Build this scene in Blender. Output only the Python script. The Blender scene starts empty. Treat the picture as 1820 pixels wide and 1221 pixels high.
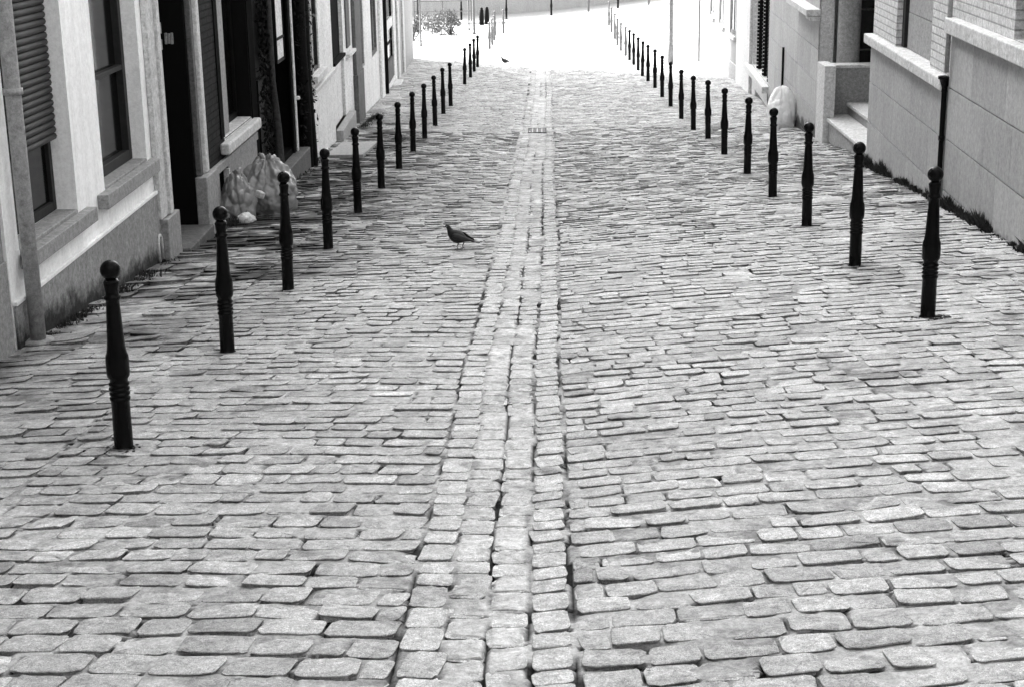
import bpy, bmesh, math, random
import numpy as np
from mathutils import Vector, Matrix, noise
rnd = random.Random(7)
RS = np.random.RandomState(11)
C = bpy.context.scene.collection
scene = bpy.context.scene

# ------------------------------------------------------------------ camera
cam = bpy.data.cameras.new('camera'); cam_o = bpy.data.objects.new('camera', cam); C.objects.link(cam_o)
cam.sensor_fit = 'HORIZONTAL'; cam.sensor_width = 36.0; cam.lens = 2800.0/1820*36
cam.clip_start = .1; cam.clip_end = 2000
_f = 2800.; _pp = np.array([910., 610.5]); _N = np.array([1070., 10230.])
_up = -np.array([_N[0]-_pp[0], _N[1]-_pp[1], _f]); _up /= np.linalg.norm(_up)
_x = 965-_pp[0]; _y = -(_up[0]*_x+_up[2]*_f)/_up[1]
_Y = np.array([_x, _y, _f]); _Y /= np.linalg.norm(_Y); _X = np.cross(_Y, _up)
_R = np.array([_X, _Y, _up])            # street axes seen from the lens
right = _R@np.array([1, 0, 0]); upv = _R@np.array([0, -1, 0]); back = _R@np.array([0, 0, -1])
cam_o.matrix_world = Matrix(((right[0], upv[0], back[0], 0), (right[1], upv[1], back[1], 0), (right[2], upv[2], back[2], 0), (0, 0, 0, 1)))
scene.camera = cam_o

# ------------------------------------------------------------------ light
SUN_EL = math.radians(38); SUN_AZ = math.radians(45)      # azimuth measured from +Y towards -X
sd = Vector((-math.sin(SUN_AZ)*math.cos(SUN_EL), math.cos(SUN_AZ)*math.cos(SUN_EL), math.sin(SUN_EL)))
w = bpy.data.worlds.new('World'); scene.world = w; w.use_nodes = True
nt = w.node_tree; nt.nodes.clear()
sky = nt.nodes.new('ShaderNodeTexSky'); sky.sky_type = 'NISHITA'; sky.sun_disc = False
sky.sun_elevation = SUN_EL; sky.sun_rotation = -SUN_AZ; sky.dust_density = 4.0; sky.air_density = 1.0
bw = nt.nodes.new('ShaderNodeRGBToBW'); bg = nt.nodes.new('ShaderNodeBackground'); wo = nt.nodes.new('ShaderNodeOutputWorld')
bg.inputs['Strength'].default_value = 0.15
nt.links.new(sky.outputs[0], bw.inputs[0]); nt.links.new(bw.outputs[0], bg.inputs[0]); nt.links.new(bg.outputs[0], wo.inputs[0])
sl = bpy.data.lights.new('sun', 'SUN'); sl.energy = 2.5; sl.angle = math.radians(2.5); sl.color = (1, 1, 1)
so = bpy.data.objects.new('sun', sl); C.objects.link(so); so.rotation_euler = sd.to_track_quat('Z', 'Y').to_euler()
scene.view_settings.view_transform = 'Standard'; scene.view_settings.look = 'None'
scene.view_settings.exposure = 2.88; scene.view_settings.gamma = 1.0
scene.render.engine = 'CYCLES'
scene.cycles.max_bounces = 8; scene.cycles.diffuse_bounces = 5

# ------------------------------------------------------------------ terrain
def zL(Y):
    Y = np.clip(Y, -30, 74); return -1.835-.1007*Y+.00068*Y*Y
def sm(x): x = np.clip(x, 0, 1); return x*x*(3-2*x)
def gz(X, Y):
    X = np.asarray(X, float); Y = np.asarray(Y, float)
    t = np.clip((X+1.96)/4.3, -.6, 1.6)
    V = np.exp(-(abs(X+.1)/1.3))*.07*np.clip((62-Y)/8, 0, 1)
    z = zL(Y)+.19*np.clip((29-Y)/14, 0, 1)*t-V+.015
    rise = .045*np.clip(X+2, 0, 30)**1.35
    return z+rise*sm((Y-52)/13)
def gzf(x, y): return float(gz(x, y))
def XL(s): return -3.36 if s < 22 else -3.30-(s-22)*.027 if s > 24 else -3.36+(s-22)*.003
def XRt(s): return 3.55+.0432*(s-11.8) if s < 38.9 else 4.72-.0205*(s-38.9)

# ------------------------------------------------------------------ materials
def mat(name, tone, rough=.8, spec=.3, bump=0, bscale=40, var=0, vscale=3, attr=False, extra=None, metal=0, grit=.9):
    m = bpy.data.materials.new(name); m.use_nodes = True; n = m.node_tree.nodes; l = m.node_tree.links
    p = n['Principled BSDF']; p.inputs['Roughness'].default_value = rough; p.inputs['Specular IOR Level'].default_value = spec
    p.inputs['Metallic'].default_value = metal
    tc = n.new('ShaderNodeTexCoord')
    def mth(op, a, b=None):
        q = n.new('ShaderNodeMath'); q.operation = op
        for i, v in enumerate((a, b)):
            if v is None: continue
            if isinstance(v, (int, float)): q.inputs[i].default_value = v
            else: l.new(v, q.inputs[i])
        return q.outputs[0]
    def nz(scale, detail=6, r=.6, vec=None):
        q = n.new('ShaderNodeTexNoise'); q.inputs['Scale'].default_value = scale; q.inputs['Detail'].default_value = detail; q.inputs['Roughness'].default_value = r
        l.new(vec or tc.outputs['Object'], q.inputs['Vector']); return q.outputs[0]
    cur = None
    if attr:
        a = n.new('ShaderNodeAttribute'); a.attribute_name = 'tone'; cur = mth('MULTIPLY', a.outputs['Fac'], tone)
    else:
        v = n.new('ShaderNodeValue'); v.outputs[0].default_value = tone; cur = v.outputs[0]
    if var:
        k = mth('ADD', mth('MULTIPLY', mth('SUBTRACT', nz(vscale), .5), 2*var), 1.0)
        k2 = mth('ADD', mth('MULTIPLY', mth('SUBTRACT', nz(vscale*14, 3), .5), 1.2*var), 1.0)
        cur = mth('MULTIPLY', mth('MULTIPLY', cur, k), k2)
        if grit:
            g1 = mth('ADD', mth('MULTIPLY', mth('SUBTRACT', nz(22, 10, .92), .5), grit*4.5), 1.0)
            cur = mth('MULTIPLY', cur, mth('MAXIMUM', g1, .2))
    h = None
    if bump: h = mth('ADD', mth('MULTIPLY', nz(bscale, 8, .65), 1.0), mth('MULTIPLY', nz(bscale*.2, 3), .8))
    if extra: cur, h = extra(n, l, tc, mth, nz, cur, h)
    l.new(mth('MAXIMUM', cur, .004), p.inputs['Base Color'])
    if h is not None:
        b = n.new('ShaderNodeBump'); b.inputs['Strength'].default_value = 1; b.inputs['Distance'].default_value = bump or .004
        l.new(h, b.inputs['Height']); l.new(b.outputs[0], p.inputs['Normal'])
    return m
def brick_extra(bw_, bh, mort, tm, amp=1.0):
    def ex(n, l, tc, mth, nz, cur, h):
        s = n.new('ShaderNodeSeparateXYZ'); l.new(tc.outputs['Object'], s.inputs[0])
        c = n.new('ShaderNodeCombineXYZ'); l.new(mth('ADD', s.outputs[1], s.outputs[0]), c.inputs[0]); l.new(s.outputs[2], c.inputs[1])
        b = n.new('ShaderNodeTexBrick'); b.inputs['Scale'].default_value = 1; b.inputs['Brick Width'].default_value = bw_; b.inputs['Row Height'].default_value = bh
        b.inputs['Mortar Size'].default_value = mort; b.inputs['Mortar Smooth'].default_value = .4
        b.inputs['Color1'].default_value = (1.06,)*3+(1,); b.inputs['Color2'].default_value = (.92,)*3+(1,); b.inputs['Mortar'].default_value = (tm,)*3+(1,)
        l.new(c.outputs[0], b.inputs[0])
        cur = mth('MULTIPLY', cur, b.outputs['Color'])
        hh = mth('MULTIPLY', mth('SUBTRACT', 1.0, b.outputs['Fac']), 2.0*amp)
        return cur, (mth('ADD', hh, h) if h is not None else hh)
    return ex
def streak(n, l, tc, mth, nz, cur, h):       # rain streaks running down a wall (real dirt)
    mp = n.new('ShaderNodeMapping'); mp.inputs['Scale'].default_value = (6, 6, .5); l.new(tc.outputs['Object'], mp.inputs[0])
    k = nz(1.5, 5, .7, mp.outputs[0])
    return mth('MULTIPLY', cur, mth('ADD', .72, mth('MULTIPLY', k, .5))), h
def foot(off, hh=.17):
    def ex(n, l, tc, mth, nz, cur, h):
        s = n.new('ShaderNodeSeparateXYZ'); l.new(tc.outputs['Object'], s.inputs[0]); y = s.outputs[1]
        g = mth('ADD', mth('MULTIPLY', mth('MULTIPLY', y, y), .00068), mth('SUBTRACT', mth('MULTIPLY', y, -.1007), 1.835-off))
        hgt = mth('SUBTRACT', s.outputs[2], g)
        e = mth('ADD', hgt, mth('MULTIPLY', mth('SUBTRACT', nz(3.5, 8, .75), .5), -.55))
        st = n.new('ShaderNodeMapRange'); st.interpolation_type = 'SMOOTHSTEP'; st.inputs[1].default_value = .0; st.inputs[2].default_value = hh; st.inputs[3].default_value = .12; st.inputs[4].default_value = 1
        l.new(e, st.inputs[0]); cur = mth('MULTIPLY', cur, st.outputs[0])
        return streak(n, l, tc, mth, nz, cur, h)
    return ex
def sett_extra(n, l, tc, mth, nz, cur, h):
    v = n.new('ShaderNodeTexVoronoi'); v.inputs['Scale'].default_value = 260; l.new(tc.outputs['Object'], v.inputs[0])
    gr = mth('ADD', mth('MULTIPLY', mth('SUBTRACT', nz(330, 2, .7), .5), 2.4), mth('MULTIPLY', mth('SUBTRACT', nz(110, 2, .7), .5), 1.3))
    k = mth('ADD', mth('ADD', .72, mth('MULTIPLY', v.outputs['Distance'], .75)), gr)
    st = n.new('ShaderNodeMapRange'); st.inputs[1].default_value = .52; st.inputs[2].default_value = .72; st.inputs[3].default_value = 1; st.inputs[4].default_value = .62
    l.new(nz(9, 5), st.inputs[0])
    return mth('MULTIPLY', mth('MULTIPLY', cur, k), st.outputs[0]), h
def mortar_extra(n, l, tc, mth, nz, cur, h):
    a = n.new('ShaderNodeAttribute'); a.attribute_name = 'tone'
    st = n.new('ShaderNodeMapRange'); st.inputs[1].default_value = .36; st.inputs[2].default_value = .52; st.inputs[3].default_value = .6; st.inputs[4].default_value = 1.05
    l.new(nz(2.6, 7, .7), st.inputs[0])
    return mth('MULTIPLY', mth('MULTIPLY', cur, st.outputs[0]), a.outputs['Fac']), h
M = {}
M['sett'] = mat('granite_sett', .40, .68, .25, .0018, 90, .22, 2.2, True, sett_extra)
M['gut'] = mat('gutter_sett', .45, .78, .25, .0018, 80, .2, 2.5, True, sett_extra)
M['mortar'] = mat('sandy_joint', .46, .95, .1, .004, 90, .25, 5, False, mortar_extra)
M['ground'] = mat('pale_ground', .36, .9, .2, .01, 8, .12, .6)
M['asphalt'] = mat('pale_paving', .5, .8, .3, .01, 30, .1, 2)
M['white'] = mat('white_paint', .95, .7, .3, .0015, 25, .05, 1.2, extra=streak, grit=.3)
M['whiteold'] = mat('old_white_paint', .7, .8, .2, .004, 30, .2, 2.0, extra=streak)
M['render'] = mat('grey_roughcast', .3, .95, .1, .004, 160, .12, 2, extra=foot(-.02))
M['sunstone'] = mat('sunlit_front', .25, .8, .2, .002, 40, .06, 1, extra=streak, grit=.3)
M['stone'] = mat('bluestone', .27, .7, .3, .002, 60, .16, 3)
M['stonelt'] = mat('pale_stone', .55, .75, .3, .002, 60, .12, 3, extra=streak)
M['stonedk'] = mat('sooty_stone', .11, .8, .2, .003, 50, .4, 4, extra=streak)
M['ashlar'] = mat('ashlar', .36, .75, .25, .0015, 90, .2, 1.6, True, foot(.2, .13), grit=.6)
M['farwall'] = mat('far_wall_stone', .36, .75, .25, .0015, 90, .12, 2.2, True, streak)
M['dkbrick'] = mat('dark_brick', .018, .9, .1, .004, 60, .3, 6, extra=brick_extra(.21, .068, .01, .5))
M['wbrick'] = mat('white_brick', .6, .75, .2, .004, 60, .1, 5, extra=brick_extra(.23, .075, .009, .62, 2.5))
M['black'] = mat('black_paint', .004, .6, .08, .001, 30, .3, 5)
M['soot'] = mat('soot_black', .005, .9, .03, .003, 20, .5, 2)
M['iron'] = mat('black_cast_iron', .002, .2, .1, .0012, 60, .4, 20)
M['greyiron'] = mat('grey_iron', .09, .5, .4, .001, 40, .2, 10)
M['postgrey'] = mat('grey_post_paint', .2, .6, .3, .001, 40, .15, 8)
M['pale'] = mat('pale_metal', .6, .5, .4, .001, 40, .1, 6)
M['wood'] = mat('dark_wood', .015, .6, .3, .002, 30, .5, 6)
M['blind'] = mat('roller_blind', .018, .6, .3, .001, 30, .15, 4)
M['pvc'] = mat('grey_pipe', .3, .5, .4, .0006, 30, .1, 4, extra=streak)
M['curtain_or_reflection'] = mat('net_curtain', .4, .9, .1, .003, 12, .15, 2)
M['leaf'] = mat('dark_leaf', .008, .7, .1, 0, 1, .5, 8)
M['leaf2'] = mat('bush_leaf', .09, .6, .3, 0, 1, .5, 3)
M['bark'] = mat('bark', .04, .9, .1, .01, 30, .4, 6)
M['barkdk'] = mat('dark_bark', .006, .9, .1, .01, 30, .4, 6)
M['weed'] = mat('dark_weed', .035, .8, .1, 0, 1, .4, 5)
M['bird'] = mat('pigeon_feather', .012, .6, .3, .002, 60, .4, 25)
M['birdlt'] = mat('pigeon_wing', .022, .6, .3, .002, 60, .4, 25)
M['birdleg'] = mat('pigeon_leg', .12, .6, .3)
M['shutter'] = mat('grey_shutter', .3, .7, .2, .001, 30, .1, 4)
M['litter'] = mat('litter_paper', .7, .8, .2, .002, 30, .1, 6)
def glassmat():
    m = bpy.data.materials.new('dark_glass'); m.use_nodes = True; p = m.node_tree.nodes['Principled BSDF']
    p.inputs['Base Color'].default_value = (.004,)*3+(1,); p.inputs['Roughness'].default_value = .12; p.inputs['Specular IOR Level'].default_value = .25; return m
M['glass'] = glassmat()
def bagmat(name, tone, tr):
    m = mat(name, tone, .22, .6, .003, 18, .35 if tone < .6 else .04, 3, grit=0)
    n = m.node_tree.nodes; l = m.node_tree.links; p = n['Principled BSDF']; p.inputs['Subsurface Weight'].default_value = 0
    t = n.new('ShaderNodeBsdfTranslucent'); t.inputs[0].default_value = (tone,)*3+(1,); mx = n.new('ShaderNodeMixShader'); mx.inputs[0].default_value = tr
    o = n['Material Output']; l.new(p.outputs[0], mx.inputs[1]); l.new(t.outputs[0], mx.inputs[2]); l.new(mx.outputs[0], o.inputs[0]); return m
M['bagw'] = bagmat('white_bag', .93, .12); M['bagg'] = bagmat('clear_bag', .24, .15)

# ------------------------------------------------------------------ helpers
class MB:
    def __init__(s): s.v = []; s.f = []; s.t = []
    def add(s, vs, fs, tone=1.0):
        o = len(s.v); s.v += [tuple(map(float, p)) for p in vs]; s.t += [tone]*len(vs); s.f += [tuple(o+i for i in f) for f in fs]; return s
    def box(s, x0, x1, y0, y1, z0, z1, tf=None, tone=1.0, jit=0):
        vs = [(x, y, z) for z in (z0, z1) for y in (y0, y1) for x in (x0, x1)]
        if jit: vs = [tuple(c+rnd.uniform(-jit, jit) for c in p) for p in vs]
        if tf: vs = [tf(*p) for p in vs]
        return s.add(vs, [(0, 2, 3, 1), (4, 5, 7, 6), (0, 1, 5, 4), (2, 6, 7, 3), (0, 4, 6, 2), (1, 3, 7, 5)], tone)
    def tube(s, pts, rad, K=12, tone=1.0, cap=True):
        pts = [Vector(p) for p in pts]; rings = []
        if not hasattr(rad, '__len__'): rad = [rad]*len(pts)
        for i, p in enumerate(pts):
            d = (pts[min(i+1, len(pts)-1)]-pts[max(i-1, 0)])
            d = d.normalized() if d.length > 1e-7 else Vector((0, 0, 1))
            a = d.cross(Vector((0, 1, 0)) if abs(d.y) < .9 else Vector((1, 0, 0))).normalized(); b = d.cross(a)
            rings.append([p+(a*math.cos(k*2*math.pi/K)+b*math.sin(k*2*math.pi/K))*rad[i] for k in range(K)])
        vs = [q for r in rings for q in r]; fs = []
        for i in range(len(rings)-1):
            for k in range(K): fs.append((i*K+k, i*K+(k+1) % K, (i+1)*K+(k+1) % K, (i+1)*K+k))
        if cap: fs.append(tuple(range(K))[::-1]); fs.append(tuple((len(rings)-1)*K+k for k in range(K)))
        return s.add(vs, fs, tone)
    def lathe(s, prof, K=20, cx=0, cy=0, cz=0, tone=1.0):
        vs = [(cx+r*math.cos(k*2*math.pi/K), cy+r*math.sin(k*2*math.pi/K), cz+z) for r, z in prof for k in range(K)]; fs = []
        for i in range(len(prof)-1):
            for k in range(K): fs.append((i*K+k, i*K+(k+1) % K, (i+1)*K+(k+1) % K, (i+1)*K+k))
        fs.append(tuple(range(K))[::-1]); fs.append(tuple((len(prof)-1)*K+k for k in range(K)))
        return s.add(vs, fs, tone)
    def build(s, name, m, parent=None, smooth=False, bevel=0, fix=True):
        me = bpy.data.meshes.new(name); me.from_pydata(s.v, [], s.f); me.update()
        a = me.attributes.new('tone', 'FLOAT', 'POINT'); a.data.foreach_set('value', s.t)
        if fix:
            bm = bmesh.new(); bm.from_mesh(me); bmesh.ops.recalc_face_normals(bm, faces=bm.faces)
            if bevel: bmesh.ops.bevel(bm, geom=[e for e in bm.edges if len(e.link_faces) == 2 and e.calc_face_angle(0) > .5], offset=bevel, segments=2, affect='EDGES', profile=.5)
            bm.to_mesh(me); bm.free()
        if smooth: me.polygons.foreach_set('use_smooth', [True]*len(me.polygons))
        me.materials.append(m); o = bpy.data.objects.new(name, me); C.objects.link(o)
        if parent: o.parent = parent
        return o
def tag(o, label=None, cat=None, group=None, kind=None):
    if label: o['label'] = label
    if cat: o['category'] = cat
    if group: o['group'] = group
    if kind: o['kind'] = kind
    return o
def empty(name, loc, label, cat, group=None):
    o = bpy.data.objects.new(name, None); C.objects.link(o); o.location = loc; o.empty_display_size = .2
    return tag(o, label, cat, group)
class Part:                                # builds world-space meshes under a thing whose Empty sits at its base
    pass
def under(o, root):
    o.parent = root; o.matrix_parent_inverse = Matrix.Translation(-Vector(root.location)); return o
def copy_tree(o, parent=None):
    c = o.copy(); C.objects.link(c)
    if parent: c.parent = parent
    for ch in o.children: copy_tree(ch, c)
    return c

# ------------------------------------------------------------------ soiling of the street and painted bollard shade
def vnoise(X, Y, cell, seed):
    R = np.random.RandomState(seed); G = R.uniform(-1, 1, (512, 512)); x = X/cell+200; y = Y/cell+200
    xi = np.floor(x).astype(int); yi = np.floor(y).astype(int); fx = sm(x-xi); fy = sm(y-yi); g = lambda a, b: G[a % 512, b % 512]
    return (g(xi, yi)*(1-fx)+g(xi+1, yi)*fx)*(1-fy)+(g(xi, yi+1)*(1-fx)+g(xi+1, yi+1)*fx)*fy
BOLL = [(-1.99, 6.92), (-1.95, 9.17), (-1.95, 11.48), (-1.94, 13.65), (-1.99, 16.35), (-1.98, 18.69), (2.26, 9.08), (2.23, 11.15), (2.25, 13.41), (2.29, 15.76), (2.37, 18.41)]
def dirt_shade_v(X, Y):
    """damp, mossy and sooty patches lying on the stones and joints: mostly along the left wall and round the rubbish bags; plus contact shade painted round the bollard feet"""
    n = .6*vnoise(X, Y, .55, 41)+.5*vnoise(X, Y, .17, 42)+.4*vnoise(X, Y, .055, 43)
    yp = np.where(Y < 12, np.clip(.12+(Y-6)/9, .12, .62)*np.clip((-X-1.9)/.8, .35, 1), np.where(Y < 22, 1, np.clip((36-Y)/14, 0, 1)))
    Lf = np.clip((-X-1.25)/1.3, 0, 1)*yp
    d = np.clip(Lf*(.84+1.2*n), 0, .92)*np.where((X < -2.86) & (Y < 13.7) & (Y > 9.7), .75, 1)
    d = np.maximum(d, np.clip((n-.55)*1.3, 0, .45))
    d = np.maximum(d, np.clip(((X-2.5)/1.0), 0, 1)*np.clip((24-Y)/6, 0, 1)*np.clip(.12+.9*n, 0, .6))
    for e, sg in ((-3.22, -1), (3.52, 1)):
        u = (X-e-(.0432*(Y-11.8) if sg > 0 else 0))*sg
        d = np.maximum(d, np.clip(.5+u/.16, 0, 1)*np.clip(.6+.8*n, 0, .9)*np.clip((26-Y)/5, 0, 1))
    for bx, by in BOLL:  # contact shade of each bollard painted into the stone and joint tone
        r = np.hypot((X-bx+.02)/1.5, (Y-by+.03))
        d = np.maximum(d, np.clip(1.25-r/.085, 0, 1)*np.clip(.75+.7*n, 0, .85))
    lt = np.clip((.7*vnoise(X, Y, .4, 51)+.5*vnoise(X, Y, .1, 52)+.25*vnoise(X, Y, .03, 53)-.34)*1.4, 0, .16)*(d < .3)
    return (1-d)*(1+lt)

# ------------------------------------------------------------------ setts
def sett_mesh(name, cx, cy, hw, hl, rot, zt, K, tone, m, seed, flat=.0035, tiltm=.05, tilts=.05, shade=True):
    """stones as rounded blocks. arrays: centre, half width (across), half length (along), height offset"""
    R = np.random.RandomState(seed); n = len(cx)
    th = (np.arange(K)+.5)/K*2*np.pi
    c, s = np.cos(th), np.sin(th); ex = 2/6.2
    ux = np.sign(c)*np.abs(c)**ex; uy = np.sign(s)*np.abs(s)**ex
    if K >= 16:                                  # put points evenly along the rounded rectangle
        pass
    px = ux[None, :]*hw[:, None]*(1+R.normal(0, .02, (n, K))); py = uy[None, :]*hl[:, None]*(1+R.normal(0, .045, (n, K)))
    # skew of the outline
    px = px+py*R.normal(0, .045, (n, 1)); py = py*(1+ux[None, :]*R.normal(0, .035, (n, 1)))
    tx = R.normal(0, .03, (n, 1)); ty = -(tiltm+R.normal(0, tilts, (n, 1)))
    rings = []
    inset = .011
    spec = [(.80, -.05, .8), (1, -.013, .85), (1, -.0025, 0), (1, -.0006, .14), (1, 0, .5)] if K >= 12 else [(.95, -.04, 0), (1, -.004, 0), (1, 0, .6)]
    for sc, dz, ins in spec:
        fx = 1-ins*inset/hw[:, None]; fy = 1-ins*inset/hl[:, None]
        rings.append((px*fx, py*fy, np.full((n, K), dz)+(R.normal(0, .0012, (n, K)) if dz > -.04 else 0)))
    rings.append((px*.5, py*.5, np.full((n, K), .0015)+R.normal(0, .0014, (n, K))))
    lx = np.stack([r[0] for r in rings], 1); ly = np.stack([r[1] for r in rings], 1); lz = np.stack([r[2] for r in rings], 1)  # n,rings,K
    nr = lx.shape[1]
    lx = np.concatenate([lx.reshape(n, -1), np.zeros((n, 1))], 1); ly = np.concatenate([ly.reshape(n, -1), np.zeros((n, 1))], 1)
    lz = np.concatenate([lz.reshape(n, -1), np.full((n, 1), .002)], 1)
    lz = lz+tx*lx+ty*ly
    cr, sr = np.cos(rot)[:, None], np.sin(rot)[:, None]
    X = cx[:, None]+lx*cr-ly*sr; Y = cy[:, None]+lx*sr+ly*cr
    Z = gz(X, Y)+lz+zt[:, None]
    nv = nr*K+1
    V = np.stack([X, Y, Z], -1).reshape(-1, 3)
    fq = []
    for r in range(nr-1):
        for k in range(K): fq.append((r*K+k, r*K+(k+1) % K, (r+1)*K+(k+1) % K, (r+1)*K+k))
    ft = [((nr-1)*K+k, (nr-1)*K+(k+1) % K, nr*K) for k in range(K)]
    fq = np.array(fq); ft = np.array(ft); off = (np.arange(n)*nv)[:, None, None]
    Q = (fq[None]+off).reshape(-1); T = (ft[None]+off).reshape(-1)
    loops = np.concatenate([Q, T]); nq = len(Q)//4; ntri = len(T)//3
    starts = np.concatenate([np.arange(nq)*4, nq*4+np.arange(ntri)*3])
    me = bpy.data.meshes.new(name); me.vertices.add(len(V)); me.vertices.foreach_set('co', V.ravel())
    me.loops.add(len(loops)); me.loops.foreach_set('vertex_index', loops.astype(np.int32))
    me.polygons.add(nq+ntri); me.polygons.foreach_set('loop_start', starts.astype(np.int32))
    me.update(calc_edges=True)
    smf = np.ones(nq+ntri, bool)
    if K >= 12: q = smf[:nq].reshape(n, nr-1, K); q[:, :2, :] = False
    me.polygons.foreach_set('use_smooth', smf)
    a = me.attributes.new('tone', 'FLOAT', 'POINT'); a.data.foreach_set('value', (np.repeat(tone, nv)*dirt_shade_v(V[:, 0], V[:, 1])).astype(np.float32))
    me.materials.append(m); o = bpy.data.objects.new(name, me); C.objects.link(o); return o

def goff(y): return .0026*max(y-4, 0)+.012*math.sin(y*.55)+.006*math.sin(y*1.9+1)
def wave(x, y, k): return .018*noise.noise(Vector((x*.9, y*.35, k)))+.05*noise.noise(Vector((x*.3, y*.08, k+5)))
cobs = []      # cx, cy, hw, hl, rot, zoff, tone
def rowset(xa, xb, ya, yb, pitch, lmin, lmax, slope, k, x0, zj=.003):
    y = ya
    while y < yb:
        p = pitch*rnd.uniform(.86, 1.12)*(1 if y < 60 else 1)
        a, b = xa(y), xb(y); x = a+rnd.uniform(-.16, 0)
        while x < b-.03:
            L = rnd.uniform(lmin, lmax)
            if rnd.random() < .12: L *= .62
            s0, s1 = max(x, a), min(x+L, b); x += L; xc_ = (s0+s1)/2
            if b-s1 < .07: s1 = b; x = b
            if s1-s0 < .05: continue
            xc = (s0+s1)/2; yc = y+p/2+slope*(xc-x0)+wave(xc, y, k)+rnd.gauss(0, .004)
            g = rnd.uniform(.002, .007)*(1.4 if xc_ > 1.2 else 1)
            tn = rnd.gauss(1.0, .08)
            if rnd.random() < .07: tn *= .74
            if rnd.random() < .05: tn *= 1.18
            cobs.append((xc, yc, (s1-s0)/2-g, p/2-rnd.uniform(.0025, .0065), slope+rnd.gauss(0, .018), rnd.gauss(0, zj), tn))
        y += p
YA, YB = -1.0, 64.0
rowset(lambda y: XL(y)-.1 if y < 49 else -6.5, lambda y: -2.28, YA, 9.7, .165, .2, .34, -.02, 1, -2.3, .005)
rowset(lambda y: XL(y)-.1, lambda y: -2.86, 9.7, 13.7, .36, .3, .55, -.02, 1, -2.3, .006)
rowset(lambda y: -2.84, lambda y: -2.28, 9.7, 13.7, .165, .2, .34, -.02, 1, -2.3, .005)
rowset(lambda y: XL(y)-.1 if y < 49 else -6.5, lambda y: -2.28, 13.7, YB, .165, .2, .34, -.02, 1, -2.3, .005)
rowset(lambda y: -2.26, lambda y: -.475+goff(y)*.6, YA, YB, .147, .16, .245, -.085, 2, -.47)
rowset(lambda y: .074+goff(y), lambda y: XRt(y)+(.1 if not 18.9 < y < 22.8 else .3) if y < 49 else 8, YA, YB, .143, .155, .24, .022, 3, .08)
A = np.array(cobs); ALLS = list(cobs)
def emit(sel, K, nm, lab_seed, m, **kw):
    a = A[sel]; return sett_mesh(nm, a[:, 0], a[:, 1], a[:, 2], a[:, 3], a[:, 4], a[:, 5], K, a[:, 6], m, lab_seed, **kw)
o = emit(A[:, 1] < 13, 20, 'road', 1, M['sett'], tiltm=.042, tilts=.026); tag(o, kind='structure')
o = emit((A[:, 1] >= 13) & (A[:, 1] < 27), 12, 'road', 2, M['sett'], tiltm=.07, tilts=.05); tag(o, kind='structure')
o = emit(A[:, 1] >= 27, 8, 'road', 3, M['sett'], tiltm=.05, tilts=.04); tag(o, kind='structure')
# gutter: four files of squarish setts running down the middle
cobs = []
for (xa, xb, lo, hi, dz) in ((-.466, -.338, .12, .2, .002), (-.334, -.209, .13, .2, -.003), (-.203, -.08, .13, .21, -.003), (-.066, .058, .1, .17, .003)):
    y = YA
    while y < YB:
        if -.34 < xa < -.1 and 26.85 < y < 27.86: y = 27.86
        L = rnd.uniform(lo, hi)*(1.35 if rnd.random() < .1 else 1); yc = y+L/2; of = goff(yc)
        cobs.append(((xa+xb)/2+of+rnd.gauss(0, .004), yc, (xb-xa)/2-rnd.uniform(.001, .004), L/2-rnd.uniform(.0015, .004), rnd.gauss(0, .04)+(.06 if xa > -.1 else -.04 if xa < -.4 else 0), dz+rnd.gauss(0, .0016), rnd.gauss(1.03, .07)))
        y += L
A = np.array(cobs); ALLS += cobs
tag(emit(A[:, 1] < 20, 20, 'gutter', 4, M['gut'], tiltm=.018, tilts=.014), kind='structure')
tag(emit(A[:, 1] >= 20, 8, 'gutter', 5, M['gut'], tiltm=.04, tilts=.03), kind='structure')

def sheet(name, xs, ys, zf, m, tonef=None):
    X, Y = np.meshgrid(xs, ys); Z = zf(X, Y); nx, ny = len(xs), len(ys)
    V = np.stack([X, Y, Z], -1).reshape(-1, 3)
    i = np.arange(ny-1)[:, None]*nx+np.arange(nx-1)[None]; F = np.stack([i, i+1, i+nx+1, i+nx], -1).reshape(-1)
    me = bpy.data.meshes.new(name); me.vertices.add(len(V)); me.vertices.foreach_set('co', V.ravel()); me.loops.add(len(F)); me.loops.foreach_set('vertex_index', F.astype(np.int32))
    me.polygons.add(len(F)//4); me.polygons.foreach_set('loop_start', (np.arange(len(F)//4)*4).astype(np.int32)); me.update(calc_edges=True)
    me.polygons.foreach_set('use_smooth', np.ones(len(F)//4, bool))
    t = tonef(X, Y) if tonef else np.ones_like(X)
    a = me.attributes.new('tone', 'FLOAT', 'POINT'); a.data.foreach_set('value', t.ravel().astype(np.float32))
    me.materials.append(m); o = bpy.data.objects.new(name, me); C.objects.link(o); tag(o, kind='structure'); return o
def mfill(X, Y):
    # 1 where sand fills the joint nearly flush, 0 where it is washed out down to dark soil
    n = .5*vnoise(X, Y, .8, 1)+.5*vnoise(X, Y, .22, 2)+.35*vnoise(X, Y, .07, 4)+.52+.2*np.clip((X-.6)/1.5, 0, 1)*np.clip((9-Y)/3, 0, 1)
    return sm(n/.5+.5)
def mort_z(X, Y):
    n = mfill(X, Y)
    # sand lies nearly flush in places (right foreground, left edge), washed out elsewhere
    go = .0026*np.clip(Y-4, 0, 60)+.012*np.sin(Y*.55)+.006*np.sin(Y*1.9+1)
    return gz(X, Y)+.0028*(abs(X+.205-go) < .13)-.0152+.0133*n+.0015*vnoise(X, Y, .05, 3)
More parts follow.
